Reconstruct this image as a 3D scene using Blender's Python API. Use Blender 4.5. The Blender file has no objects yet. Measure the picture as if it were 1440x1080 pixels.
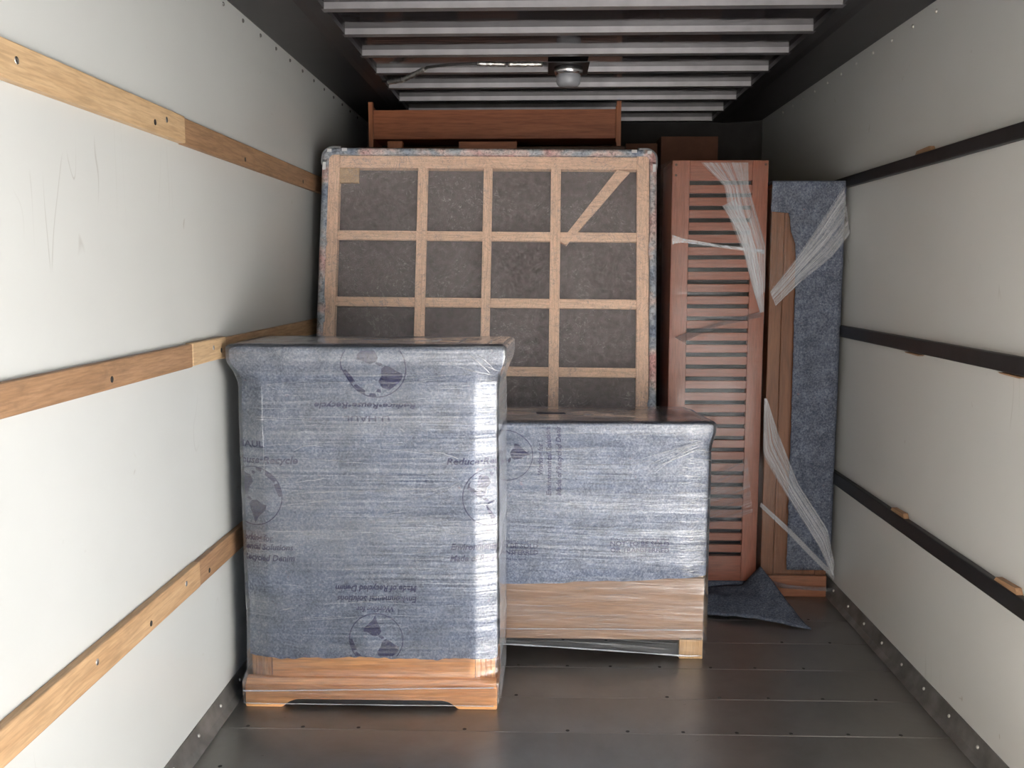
import bpy, bmesh, math, random
from mathutils import Vector, Matrix, noise
random.seed(7)
scene = bpy.context.scene
COL = scene.collection

# ------------------------------------------------------------------ camera
CAMZ = 1.44
YAW, PITCH, FPX = 0.03006, 0.11844, 1320.0
cam_d = bpy.data.cameras.new('camera')
cam_d.sensor_width = 36.0
cam_d.lens = 36.0 * FPX / 1440.0
cam_d.clip_start = 0.02
cam = bpy.data.objects.new('camera', cam_d)
cam.location = (0, 0, CAMZ)
cam.rotation_euler = (math.pi / 2 - PITCH, 0, YAW)
COL.objects.link(cam)
scene.camera = cam

# ------------------------------------------------------------------ sky, sun, exposure
SUN_AZ, SUN_EL = math.radians(-45.5), math.radians(27)     # to the left behind the camera: lights the right wall beside the doorway
world = bpy.data.worlds.new('sky')
scene.world = world
world.use_nodes = True
wn, wl = world.node_tree.nodes, world.node_tree.links
wn.clear()
sky = wn.new('ShaderNodeTexSky')
sky.sky_type = 'NISHITA'
sky.sun_disc = False
sky.sun_elevation = SUN_EL
sky.sun_rotation = math.pi - SUN_AZ
sky.dust_density = 2.5
bgn = wn.new('ShaderNodeBackground')
bgn.inputs['Strength'].default_value = 0.05
wo = wn.new('ShaderNodeOutputWorld')
wl.new(sky.outputs[0], bgn.inputs['Color'])
wl.new(bgn.outputs[0], wo.inputs['Surface'])

sun_d = bpy.data.lights.new('sun', 'SUN')
sun_d.energy = 14.0
sun_d.angle = math.radians(0.6)
sun_d.color = (1.0, 0.965, 0.925)
sun = bpy.data.objects.new('sun', sun_d)
sv = Vector((math.sin(SUN_AZ) * math.cos(SUN_EL), -math.cos(SUN_AZ) * math.cos(SUN_EL), math.sin(SUN_EL)))
sun.rotation_euler = sv.to_track_quat('Z', 'Y').to_euler()
sun.location = sv * 12
COL.objects.link(sun)

# sampling portal in the open rear doorway (gives off no light itself)
por_d = bpy.data.lights.new('doorway_portal', 'AREA')
por_d.shape = 'RECTANGLE'
por_d.size, por_d.size_y = 2.3, 2.3
por_d.cycles.is_portal = True
por = bpy.data.objects.new('doorway_portal', por_d)
por.location = (0.134, -0.21, 1.17)
por.rotation_euler = (math.pi / 2, 0, 0)
COL.objects.link(por)

scene.view_settings.view_transform = 'Standard'
scene.view_settings.look = 'None'
scene.view_settings.gamma = 1.0
scene.view_settings.use_curve_mapping = False
scene.view_settings.exposure = 3.08
scene.cycles.use_denoising = True

# ------------------------------------------------------------------ camera geometry helper: point of the picture at depth Y
_cy, _sy, _cp, _sp = math.cos(YAW), math.sin(YAW), math.cos(PITCH), math.sin(PITCH)
def at(px, py, Y):
    u, v = (px - 720) / FPX, (py - 540) / FPX
    f = _cp - v * _sp
    z = -_sp - v * _cp
    x, y = u * _cy - f * _sy, u * _sy + f * _cy
    k = Y / y
    return Vector((x * k, Y, CAMZ + z * k))

# ------------------------------------------------------------------ materials
def newmat(name):
    m = bpy.data.materials.new(name)
    m.use_nodes = True
    nt = m.node_tree
    nt.nodes.clear()
    out = nt.nodes.new('ShaderNodeOutputMaterial')
    return m, nt, out
def N(nt, typ, **kw):
    n = nt.nodes.new('ShaderNode' + typ)
    for k, v in kw.items():
        if k in n.inputs.keys():
            n.inputs[k].default_value = v
        else:
            setattr(n, k, v)
    return n
def mapping(nt, scale, coord='Object', rot=(0, 0, 0)):
    tc = N(nt, 'TexCoord')
    mp = N(nt, 'Mapping')
    mp.inputs['Scale'].default_value = scale
    mp.inputs['Rotation'].default_value = rot
    nt.links.new(tc.outputs[coord], mp.inputs['Vector'])
    return mp.outputs[0]
def nz(nt, vec, scale=1.0, detail=4.0, dist=0.0, rough=0.5):
    n = N(nt, 'TexNoise')
    n.inputs['Scale'].default_value = scale
    n.inputs['Detail'].default_value = detail
    n.inputs['Distortion'].default_value = dist
    n.inputs['Roughness'].default_value = rough
    nt.links.new(vec, n.inputs['Vector'])
    return n.outputs['Fac']
def ramp(nt, fac, stops):
    r = N(nt, 'ValToRGB')
    e = r.color_ramp.elements
    while len(e) < len(stops):
        e.new(0.5)
    for i, (p, c) in enumerate(stops):
        e[i].position = p
        e[i].color = (*c, 1) if len(c) == 3 else c
    nt.links.new(fac, r.inputs['Fac'])
    return r.outputs['Color']
def g(v):
    return (v, v, v)
def mixc(nt, fac, a, b, blend='MIX'):
    m = N(nt, 'Mix', data_type='RGBA', blend_type=blend)
    for sock, val in ((m.inputs[0], fac), (m.inputs[6], a), (m.inputs[7], b)):
        if hasattr(val, 'links'):
            nt.links.new(val, sock)
        else:
            sock.default_value = val if isinstance(val, float) else (*val, 1)
    return m.outputs[2]
def math_(nt, op, a, b=None, clamp=False):
    m = N(nt, 'Math', operation=op, use_clamp=clamp)
    for i, v in enumerate((a, b)):
        if v is None:
            continue
        if hasattr(v, 'links'):
            nt.links.new(v, m.inputs[i])
        else:
            m.inputs[i].default_value = v
    return m.outputs[0]
def bump(nt, h, strength=0.3, dist=0.01):
    b = N(nt, 'Bump')
    b.inputs['Strength'].default_value = strength
    b.inputs['Distance'].default_value = dist
    nt.links.new(h, b.inputs['Height'])
    return b.outputs[0]
def principled(nt, out, color, rough=0.5, metal=0.0, normal=None, spec=0.5):
    p = N(nt, 'BsdfPrincipled')
    for k, v in (('Base Color', color), ('Roughness', rough), ('Metallic', metal), ('Specular IOR Level', spec)):
        if hasattr(v, 'links'):
            nt.links.new(v, p.inputs[k])
        else:
            p.inputs[k].default_value = (*v, 1) if isinstance(v, tuple) else v
    if normal is not None:
        nt.links.new(normal, p.inputs['Normal'])
    nt.links.new(p.outputs[0], out.inputs['Surface'])
    return p

def mat_plain(name, color, rough=0.5, metal=0.0, var=0.15, scale=30.0, bmp=0.1, spec=0.5):
    m, nt, out = newmat(name)
    v = mapping(nt, (1, 1, 1))
    n = nz(nt, v, scale, 5)
    lo = tuple(c * (1 - var) for c in color)
    hi = tuple(min(1, c * (1 + var)) for c in color)
    c = ramp(nt, n, [(0.3, lo), (0.7, hi)])
    principled(nt, out, c, rough, metal, bump(nt, n, bmp, 0.003), spec)
    return m

def mat_wood(name, dark, light, grain='x', rough=0.45, scale=1.0, dirt=0.0, spec=0.4):
    m, nt, out = newmat(name)
    s = {'x': (1.6, 22, 22), 'y': (22, 1.6, 22), 'z': (22, 22, 1.6)}[grain]
    v = mapping(nt, tuple(q * scale for q in s))
    n1 = nz(nt, v, 1.6, 6, 1.1, 0.6)
    s2 = tuple(q * scale * 6 for q in s)
    v2 = mapping(nt, s2)
    n2 = nz(nt, v2, 1.4, 4)
    c = ramp(nt, n1, [(0.25, dark), (0.48, tuple((a + b) / 2 for a, b in zip(dark, light))), (0.72, light)])
    fine = ramp(nt, n2, [(0.35, g(0.72)), (0.6, g(1.0))])
    c = mixc(nt, 0.8, c, fine, 'MULTIPLY')
    if dirt:
        v3 = mapping(nt, (9, 5, 14) if grain == 'y' else (5, 9, 14))
        d = nz(nt, v3, 1.0, 8, 0.6, 0.65)
        dm = ramp(nt, d, [(0.55, g(0)), (0.75, g(1))])
        c = mixc(nt, math_(nt, 'MULTIPLY', dm, dirt), c, (0.06, 0.04, 0.03))
    principled(nt, out, c, rough, 0, bump(nt, n2, 0.12, 0.002), spec)
    return m

def mat_wall():
    m, nt, out = newmat('white_panel')
    v = mapping(nt, (1, 1, 1))
    big = nz(nt, v, 1.3, 4)
    c = ramp(nt, big, [(0.35, (0.505, 0.515, 0.51)), (0.65, (0.54, 0.55, 0.545))])
    # thin dark scratches and small scuffs
    vs = mapping(nt, (1, 6.5, 1.5), rot=(0.3, 0, 0))
    sc = nz(nt, vs, 1.0, 1, 0.6)
    line = ramp(nt, sc, [(0.4975, g(0)), (0.5, g(1)), (0.5025, g(0))])
    gate = ramp(nt, nz(nt, v, 2.6, 2), [(0.62, g(0)), (0.70, g(1))])
    c = mixc(nt, math_(nt, 'MULTIPLY', math_(nt, 'MULTIPLY', line, gate), 0.45), c, (0.22, 0.20, 0.18))
    sp = nz(nt, mapping(nt, (1, 16, 16)), 1.0, 3, 0.8)
    spots = ramp(nt, sp, [(0.735, g(0)), (0.79, g(1))])
    c = mixc(nt, math_(nt, 'MULTIPLY', spots, 0.5), c, (0.28, 0.24, 0.2))
    ro = ramp(nt, nz(nt, mapping(nt, (1, 0.8, 9)), 1.0, 4), [(0.3, g(0.30)), (0.7, g(0.36))])
    wv = nz(nt, mapping(nt, (1, 0.9, 6)), 1.0, 3)
    principled(nt, out, c, ro, 0, bump(nt, wv, 0.05, 0.01), 0.5)
    return m

def mat_floor():
    m, nt, out = newmat('worn_steel')
    n1 = nz(nt, mapping(nt, (1, 1, 1)), 3.0, 6, 0.4, 0.6)
    n2 = nz(nt, mapping(nt, (2, 60, 2)), 1.0, 4)
    c = ramp(nt, n1, [(0.3, (0.20, 0.19, 0.18)), (0.7, (0.31, 0.295, 0.28))])
    ro = ramp(nt, n1, [(0.3, g(0.30)), (0.75, g(0.42))])
    stain = ramp(nt, nz(nt, mapping(nt, (1, 1, 1)), 26.0, 2, 0.4), [(0.775, g(0)), (0.80, g(1))])
    c = mixc(nt, math_(nt, 'MULTIPLY', stain, 0.6), c, (0.07, 0.06, 0.055))
    principled(nt, out, c, ro, 0.85, bump(nt, n2, 0.05, 0.002), 0.5)
    return m

def mat_roof():
    m, nt, out = newmat('roof_skin')
    n = nz(nt, mapping(nt, (2.2, 9, 1)), 1.0, 4, 0.3)
    c = ramp(nt, nz(nt, mapping(nt, (1, 1, 1)), 4, 5), [(0.3, (0.014, 0.012, 0.014)), (0.7, (0.028, 0.025, 0.028))])
    principled(nt, out, c, 0.12, 0.0, bump(nt, n, 0.10, 0.02), 0.22)
    return m

def mat_denim(name, tone=1.0):
    m, nt, out = newmat(name)
    v = mapping(nt, (1, 1, 1))
    f = nz(nt, v, 135, 6, 0.5, 0.72)
    c = ramp(nt, f, [(0.31, (0.085 * tone, 0.105 * tone, 0.175 * tone)), (0.47, (0.190 * tone, 0.222 * tone, 0.305 * tone)),
                     (0.55, (0.275 * tone, 0.310 * tone, 0.400 * tone)), (0.70, (0.47 * tone, 0.51 * tone, 0.61 * tone))])
    bl = nz(nt, v, 16, 4, 0.5)
    blot = ramp(nt, bl, [(0.3, g(0.72)), (0.7, g(1.15))])
    c = mixc(nt, 1.0, c, blot, 'MULTIPLY')
    red = ramp(nt, nz(nt, v, 46, 3, 0.5), [(0.70, g(0)), (0.78, g(0.5))])
    c = mixc(nt, red, c, (0.33, 0.20, 0.22))
    principled(nt, out, c, 0.95, 0, bump(nt, f, 0.5, 0.004), 0.1)
    return m

def mat_print():
    m, nt, out = newmat('navy_ink')
    n = nz(nt, mapping(nt, (1, 1, 1)), 190, 4, 0.5)
    c = ramp(nt, n, [(0.35, (0.022, 0.024, 0.075)), (0.68, (0.055, 0.06, 0.15))])
    p = principled(nt, out, c, 0.9, 0, None, 0.1)
    n2 = nz(nt, mapping(nt, (1, 1, 1)), 260, 3, 0.5)
    a = ramp(nt, n2, [(0.30, g(0.45)), (0.42, g(0.97))])
    tr = N(nt, 'BsdfTransparent')
    mx = N(nt, 'MixShader')
    nt.links.new(a, mx.inputs[0])
    nt.links.new(tr.outputs[0], mx.inputs[1])
    nt.links.new(p.outputs[0], mx.inputs[2])
    nt.links.new(mx.outputs[0], out.inputs['Surface'])
    return m

def mat_film(name, su=2.0, sv=70.0, haze=0.05, streak=0.25, bmp=0.6, rough=0.12, diff=0.35, dist=0.004, fres=1.7):
    """thin clear stretch film: gloss, fine stretch wrinkles along U, milky streaks where it bunches"""
    m, nt, out = newmat(name)
    tc = N(nt, 'TexCoord')
    def mp(s, r=0.0):
        q = N(nt, 'Mapping')
        q.inputs['Scale'].default_value = s
        q.inputs['Rotation'].default_value = (0, 0, r)
        nt.links.new(tc.outputs['UV'], q.inputs['Vector'])
        return q.outputs[0]
    w1 = nz(nt, mp((su, sv, 1), 0.03), 1.0, 6, 0.35, 0.6)
    w2 = nz(nt, mp((su * 3, sv * 0.35, 1), -0.06), 1.0, 4, 0.8)
    h = math_(nt, 'ADD', w1, math_(nt, 'MULTIPLY', w2, 1.1))
    nrm = bump(nt, h, bmp, dist)
    s1 = nz(nt, mp((su * 0.8, sv * 1.6, 1), 0.05), 1.0, 5, 0.3, 0.6)
    s2 = nz(nt, mp((su * 1.5, sv * 0.09, 1), 0.12), 1.0, 3, 0.5)
    st = math_(nt, 'MULTIPLY', ramp(nt, s1, [(0.45, g(0)), (0.72, g(1))]), ramp(nt, s2, [(0.35, g(0.15)), (0.7, g(1))]))
    fr = N(nt, 'Fresnel')
    fr.inputs['IOR'].default_value = 1.5
    nt.links.new(nrm, fr.inputs['Normal'])
    band = ramp(nt, nz(nt, mp((su * 0.5, sv * 0.14, 1), 0.02), 1.0, 5, 0.4, 0.6), [(0.36, g(0.15)), (0.66, g(1.7))])
    fac = math_(nt, 'MULTIPLY', math_(nt, 'MULTIPLY', fr.outputs[0], fres), band)
    fac = math_(nt, 'ADD', fac, math_(nt, 'MULTIPLY', st, streak))
    fac = math_(nt, 'ADD', fac, haze, True)
    gl = N(nt, 'BsdfAnisotropic')
    gl.inputs['Roughness'].default_value = rough
    gl.inputs['Color'].default_value = (0.96, 0.97, 1.0, 1)
    nt.links.new(nrm, gl.inputs['Normal'])
    df = N(nt, 'BsdfDiffuse')
    df.inputs['Color'].default_value = (0.80, 0.82, 0.88, 1)
    m1 = N(nt, 'MixShader')
    dfac = math_(nt, 'ADD', math_(nt, 'MULTIPLY', st, 0.35), diff, True)
    nt.links.new(dfac, m1.inputs[0])
    nt.links.new(gl.outputs[0], m1.inputs[1])
    nt.links.new(df.outputs[0], m1.inputs[2])
    tr = N(nt, 'BsdfTransparent')
    m2 = N(nt, 'MixShader')
    nt.links.new(fac, m2.inputs[0])
    nt.links.new(tr.outputs[0], m2.inputs[1])
    nt.links.new(m1.outputs[0], m2.inputs[2])
    nt.links.new(m2.outputs[0], out.inputs['Surface'])
    return m

def mat_dustcover():
    m, nt, out = newmat('nonwoven_fabric')
    v = mapping(nt, (1, 1, 1))
    a = nz(nt, v, 7, 6, 3.2, 0.65)
    l1 = ramp(nt, a, [(0.47, g(0)), (0.5, g(1)), (0.53, g(0))])
    b = nz(nt, v, 24, 5, 2.4, 0.7)
    l2 = ramp(nt, b, [(0.46, g(0)), (0.5, g(1)), (0.54, g(0))])
    c = nz(nt, v, 3.2, 3, 0.5)
    cl = ramp(nt, c, [(0.3, g(0.0)), (0.75, g(1))])
    f = math_(nt, 'ADD', math_(nt, 'MULTIPLY', l1, 0.12), math_(nt, 'MULTIPLY', l2, 0.11))
    f = math_(nt, 'ADD', f, math_(nt, 'MULTIPLY', cl, 0.14))
    f = math_(nt, 'ADD', f, 0.055, True)
    df = N(nt, 'BsdfDiffuse')
    df.inputs['Color'].default_value = (0.86, 0.80, 0.80, 1)
    tr = N(nt, 'BsdfTransparent')
    mx = N(nt, 'MixShader')
    nt.links.new(f, mx.inputs[0])
    nt.links.new(tr.outputs[0], mx.inputs[1])
    nt.links.new(df.outputs[0], mx.inputs[2])
    nt.links.new(mx.outputs[0], out.inputs['Surface'])
    return m

def mat_floral():
    m, nt, out = newmat('floral_ticking')
    v = mapping(nt, (1, 1, 1))
    a = nz(nt, v, 5.5, 3, 0.8)
    c = ramp(nt, a, [(0.36, (0.24, 0.28, 0.36)), (0.47, (0.42, 0.44, 0.48)), (0.53, (0.60, 0.50, 0.48)), (0.66, (0.58, 0.33, 0.32))])
    b = nz(nt, v, 60, 4, 1.2)
    k = ramp(nt, b, [(0.36, g(0.55)), (0.5, g(1.0)), (0.66, g(1.25))])
    c = mixc(nt, 1.0, c, k, 'MULTIPLY')
    principled(nt, out, c, 0.8, 0, bump(nt, b, 0.2, 0.003), 0.2)
    return m

MAT = {}
MAT['wall'] = mat_wall()
MAT['floor'] = mat_floor()
MAT['roof'] = mat_roof()
MAT['bow'] = mat_plain('roof_bow_metal', (0.27, 0.262, 0.275), 0.42, 0.75, 0.12, 14)
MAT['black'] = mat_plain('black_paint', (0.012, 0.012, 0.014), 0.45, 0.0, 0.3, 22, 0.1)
MAT['cove'] = mat_plain('dark_cove_paint', (0.016, 0.015, 0.017), 0.42, 0.0, 0.25, 6, 0.08)
MAT['sill'] = mat_plain('dull_galvanised', (0.19, 0.185, 0.18), 0.5, 0.6, 0.35, 12, 0.15)
MAT['rivet'] = mat_plain('rivet_metal', (0.72, 0.71, 0.68), 0.28, 0.9, 0.1, 40)
MAT['screw'] = mat_plain('dark_screw', (0.03, 0.028, 0.027), 0.6, 0.3, 0.3, 80)
MAT['dark'] = mat_plain('dark_panel', (0.030, 0.028, 0.030), 0.7, 0.0, 0.3, 8)
MAT['ground'] = mat_plain('asphalt', (0.15, 0.145, 0.14), 0.9, 0.0, 0.15, 1.2)
MAT['pine_y'] = mat_wood('pine_rail', (0.40, 0.235, 0.12), (0.58, 0.385, 0.22), 'y', 0.55, 1.0, 0.25)
MAT['pine2_y'] = mat_wood('aged_rail', (0.25, 0.138, 0.072), (0.40, 0.238, 0.135), 'y', 0.55, 1.0, 0.45)
MAT['pale_y'] = mat_wood('fresh_pine_rail', (0.46, 0.30, 0.165), (0.60, 0.42, 0.25), 'y', 0.55, 1.0, 0.12)
MAT['oak_x'] = mat_wood('honey_oak_across', (0.66, 0.30, 0.105), (0.90, 0.49, 0.22), 'x', 0.35)
MAT['oak_z'] = mat_wood('honey_oak_upright', (0.54, 0.245, 0.09), (0.78, 0.42, 0.19), 'z', 0.35)
MAT['tan_x'] = mat_wood('tan_veneer', (0.28, 0.165, 0.098), (0.37, 0.225, 0.14), 'x', 0.4)
MAT['tan_z'] = mat_wood('tan_veneer_upright', (0.44, 0.265, 0.12), (0.58, 0.37, 0.185), 'z', 0.4)
MAT['shelf_x'] = mat_wood('red_oak_across', (0.24, 0.070, 0.027), (0.41, 0.135, 0.055), 'x', 0.4)
MAT['shelf_y'] = mat_wood('red_oak_ends', (0.26, 0.085, 0.035), (0.42, 0.15, 0.062), 'z', 0.4)
MAT['cherry_x'] = mat_wood('cherry_across', (0.185, 0.054, 0.030), (0.26, 0.082, 0.047), 'x', 0.38)
MAT['cherry_z'] = mat_wood('cherry_upright', (0.195, 0.058, 0.032), (0.27, 0.087, 0.050), 'z', 0.38)
MAT['amber_z'] = mat_wood('amber_oak_upright', (0.110, 0.042, 0.019), (0.195, 0.080, 0.037), 'z', 0.4)
MAT['amber_x'] = mat_wood('amber_oak_across', (0.22, 0.085, 0.044), (0.32, 0.130, 0.070), 'x', 0.4)
MAT['frame_x'] = mat_wood('spruce_across', (0.80, 0.52, 0.36), (0.92, 0.64, 0.47), 'x', 0.7)
MAT['frame_z'] = mat_wood('spruce_upright', (0.80, 0.52, 0.36), (0.92, 0.64, 0.47), 'z', 0.7)
MAT['darkwood'] = mat_wood('dark_walnut', (0.05, 0.024, 0.016), (0.10, 0.048, 0.03), 'z', 0.5)
MAT['carton'] = mat_plain('brown_carton', (0.12, 0.052, 0.032), 0.85, 0.0, 0.12, 20)
MAT['denim'] = mat_denim('recycled_denim_pad', 0.92)
MAT['denim2'] = mat_denim('recycled_denim_pad_blue', 0.52)
MAT['denim3'] = mat_denim('recycled_denim_pad_dark', 0.42)
MAT['ink'] = mat_print()
MAT['film'] = mat_film('stretch_film', 1.3, 95, 0.003, 0.24, 1.0, 0.08, 0.16, 0.0030, 2.4)
MAT['film2'] = mat_film('stretch_film_tight', 1.3, 95, 0.002, 0.18, 1.0, 0.08, 0.14, 0.0030, 2.1)
MAT['film_thin'] = mat_film('stretch_film_single', 2.0, 60, 0.0, 0.05, 0.6, 0.10, 0.2, 0.002, 0.35)
MAT['film_fan'] = mat_film('stretch_film_gathered', 34, 1.2, 0.0, 0.55, 0.9, 0.14, 0.30, 0.004, 1.2)
MAT['film_rope'] = mat_film('stretch_film_rolled', 1.5, 8, 0.35, 0.4, 0.9, 0.2, 0.6)
MAT['film_crease'] = mat_film('stretch_film_crease', 8, 8, 0.30, 0.3, 0.4, 0.12, 0.25)
MAT['cover'] = mat_dustcover()
MAT['floral'] = mat_floral()
MAT['padding'] = mat_plain('dark_padding', (0.085, 0.066, 0.070), 0.95, 0.0, 0.35, 34)
MAT['guard'] = mat_plain('white_plastic', (0.72, 0.72, 0.74), 0.5, 0.0, 0.05, 30)
MAT['lens'] = mat_plain('grey_glass_lens', (0.30, 0.31, 0.34), 0.18, 0.0, 0.05, 30)
MAT['chrome'] = mat_plain('bright_metal', (0.70, 0.70, 0.72), 0.2, 0.95, 0.05, 30)
MAT['foil'] = mat_plain('crinkled_foil', (0.62, 0.60, 0.58), 0.3, 0.95, 0.3, 90, 0.9)
MAT['cable'] = mat_plain('black_cable', (0.03, 0.028, 0.03), 0.5, 0.0, 0.2, 60)

# ------------------------------------------------------------------ mesh helpers
def wloc(o):
    v = Vector((0, 0, 0))
    while o is not None:
        v += o.location
        o = o.parent
    return v
class MB:
    """collects shapes (world coordinates) and links them as ONE mesh object"""
    def __init__(s):
        s.bm = bmesh.new()
        s.uv = None
    def box(s, x0, x1, y0, y1, z0, z1, bev=0.0, seg=2):
        t = bmesh.new()
        bmesh.ops.create_cube(t, size=1.0)
        for v in t.verts:
            v.co = Vector(((x0 + x1) / 2 + v.co.x * (x1 - x0), (y0 + y1) / 2 + v.co.y * (y1 - y0), (z0 + z1) / 2 + v.co.z * (z1 - z0)))
        if bev:
            bmesh.ops.bevel(t, geom=t.edges[:], offset=bev, segments=seg, affect='EDGES', profile=0.5)
        s.add(t)
        return s
    def add(s, t):
        me = bpy.data.meshes.new('tmp')
        t.to_mesh(me)
        t.free()
        s.bm.from_mesh(me)
        bpy.data.meshes.remove(me)
    def prism(s, pts, a0, a1, axis='y', bev=0.0):
        """polygon pts extruded along axis; pts are (x,z) for y, (y,z) for x, (x,y) for z"""
        def P(p, a):
            return {'y': (p[0], a, p[1]), 'x': (a, p[0], p[1]), 'z': (p[0], p[1], a)}[axis]
        t = bmesh.new()
        A = [t.verts.new(P(p, a0)) for p in pts]
        B = [t.verts.new(P(p, a1)) for p in pts]
        t.faces.new(A)
        t.faces.new(B[::-1])
        n = len(pts)
        for i in range(n):
            t.faces.new((A[i], B[i], B[(i + 1) % n], A[(i + 1) % n]))
        bmesh.ops.recalc_face_normals(t, faces=t.faces[:])
        if bev:
            bmesh.ops.bevel(t, geom=t.edges[:], offset=bev, segments=2, affect='EDGES')
        s.add(t)
        return s
    def grid(s, rows, uvs=None, close_u=False):
        """rows: list of equal-length lists of points"""
        bm = s.bm
        V = [[bm.verts.new(p) for p in r] for r in rows]
        lay = bm.loops.layers.uv.verify()
        nu = len(rows[0])
        for i in range(len(rows) - 1):
            for j in range(nu if close_u else nu - 1):
                k = (j + 1) % nu
                f = bm.faces.new((V[i][j], V[i][k], V[i + 1][k], V[i + 1][j]))
                f.smooth = True
                if uvs:
                    kk = j + 1
                    for lp, (a, b) in zip(f.loops, ((i, j), (i, kk), (i + 1, kk), (i + 1, j))):
                        lp[lay].uv = uvs(a, b)
        return V
    def tube(s, pts, r, n=8):
        bm = s.bm
        rings = []
        for i, p in enumerate(pts):
            p = Vector(p)
            d = (Vector(pts[min(i + 1, len(pts) - 1)]) - Vector(pts[max(i - 1, 0)])).normalized()
            a = d.cross(Vector((0, 0, 1)))
            if a.length < 1e-3:
                a = d.cross(Vector((1, 0, 0)))
            a.normalize()
            b = d.cross(a)
            rr = r[i] if isinstance(r, (list, tuple)) else r
            rings.append([bm.verts.new(p + a * math.cos(t) * rr + b * math.sin(t) * rr) for t in [2 * math.pi * q / n for q in range(n)]])
        for i in range(len(rings) - 1):
            for j in range(n):
                f = bm.faces.new((rings[i][j], rings[i][(j + 1) % n], rings[i + 1][(j + 1) % n], rings[i + 1][j]))
                f.smooth = True
        bm.faces.new(rings[0][::-1])
        bm.faces.new(rings[-1])
        return s
    def lathe(s, prof, cx, cy, n=28):
        bm = s.bm
        rings = [[bm.verts.new((cx + r * math.cos(2 * math.pi * q / n), cy + r * math.sin(2 * math.pi * q / n), z)) for q in range(n)] for r, z in prof]
        for i in range(len(rings) - 1):
            for j in range(n):
                f = bm.faces.new((rings[i][j], rings[i][(j + 1) % n], rings[i + 1][(j + 1) % n], rings[i + 1][j]))
                f.smooth = True
        bm.faces.new(rings[0])
        bm.faces.new(rings[-1][::-1])
        bmesh.ops.recalc_face_normals(bm, faces=bm.faces[:])
        return s
    def build(s, name, mat, parent=None, origin=None, solid=0.0):
        o0 = wloc(parent) if parent is not None else Vector(origin or (0, 0, 0))
        for v in s.bm.verts:
            v.co -= o0
        me = bpy.data.meshes.new(name)
        s.bm.to_mesh(me)
        s.bm.free()
        me.materials.append(MAT[mat])
        o = bpy.data.objects.new(name, me)
        COL.objects.link(o)
        if parent is not None:
            o.parent = parent
        else:
            o.location = o0
        if solid:
            md = o.modifiers.new('thickness', 'SOLIDIFY')
            md.thickness = solid
            md.offset = 0
        return o
def tag(o, label, cat, group=None):
    o['label'] = label
    o['category'] = cat
    if group:
        o['group'] = group
    return o
def struct(o, label=None):
    o['kind'] = 'structure'
    if label:
        o['label'] = label
    return o
def thing(name, label, cat, loc, group=None):
    o = bpy.data.objects.new(name, None)
    o.empty_display_size = 0.1
    COL.objects.link(o)
    o.location = loc
    return tag(o, label, cat, group)
def inst(src, parent, delta):
    c = src.copy()
    COL.objects.link(c)
    c.parent = parent
    c.location = src.location + Vector(delta)
    return c
def B(name, mat, parent, *a, **k):
    return MB().box(*a, **k).build(name, mat, parent)

# ================================================================== the truck box
XL, XR, Y0, Y1 = -1.045, 1.313, -0.2, 5.75
ZTOP = 2.34
g_ = MB().box(-30, 30, -40, 30, -0.95, -0.85).build('ground', 'ground')
struct(g_, 'grey asphalt yard outside the open truck')

floor = struct(B('floor', 'dark', None, XL, XR, Y0, Y1, -0.07, -0.014), 'scuffed grey metal floor of crosswise planks')
PITCHY = 0.2465
seams = [2.81 + PITCHY * k for k in range(-13, 13)]
planks = []
edges = [Y0] + [q for q in seams if Y0 + 0.05 < q < Y1 - 0.05] + [Y1]
proto = None
for i in range(len(edges) - 1):
    a, b = edges[i], edges[i + 1]
    if proto is None or abs((b - a) - PITCHY) > 1e-4:
        pl = MB().box(XL, XR, a + 0.0009, b - 0.0009, -0.014, 0.0, 0.0016, 1).build('plank', 'floor', floor)
        if abs((b - a) - PITCHY) < 1e-4:
            proto, proto_a = pl, a
    else:
        pl = inst(proto, floor, (0, a - proto_a, 0))
    planks.append((pl, a, b))
scr = None
for pl, a, b in planks:
    if not 2.3 < a < 4.6:
        continue
    for k in range(13):
        if random.random() < 0.18:
            continue
        x = -0.93 + 0.172 * k + random.uniform(-0.012, 0.012)
        y = a + 0.014
        if scr is None:
            scr = MB().lathe([(0.0065, -0.001), (0.0065, 0.0006), (0.004, 0.0012)], x, y, 8).build('screw', 'screw', pl)
            sx, sy, spl = x, y, pl
        else:
            c = scr.copy()
            COL.objects.link(c)
            c.parent = pl
            c.location = Vector((x - sx, y - sy, 0)) - (pl.location - spl.location)

wall_left = struct(B('wall_left', 'wall', None, XL - 0.04, XL, Y0, Y1, -0.07, 2.45), 'bright white panelled side wall of the truck')
wall_right = struct(B('wall_right', 'wall', None, XR, XR + 0.04, Y0, Y1, -0.07, 2.45), 'white panelled side wall in shade')
wall_back = struct(B('wall_back', 'dark', None, XL - 0.04, XR + 0.04, Y1, Y1 + 0.04, -0.07, 2.45), 'dark front bulkhead of the truck')

ceiling = struct(B('ceiling', 'roof', None, XL - 0.04, XR + 0.04, Y0, Y1 + 0.04, 2.3465, 2.40), 'dark roof skin carried on pale crosswise bows')
bow = None
for k in range(-9, 8):
    y = 3.283 + 0.3435 * k
    if y < Y0 + 0.05 or y > Y1 - 0.06:
        continue
    if bow is None:
        t = MB()
        t.prism([(y, 2.325), (y + 0.043, 2.325), (y + 0.046, 2.3465), (y - 0.002, 2.3465)], XL + 0.30, XR - 0.29, 'x')
        bow = t.build('roof_bow', 'bow', ceiling)
        by = y
    else:
        inst(bow, ceiling, (0, y - by, 0))

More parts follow.
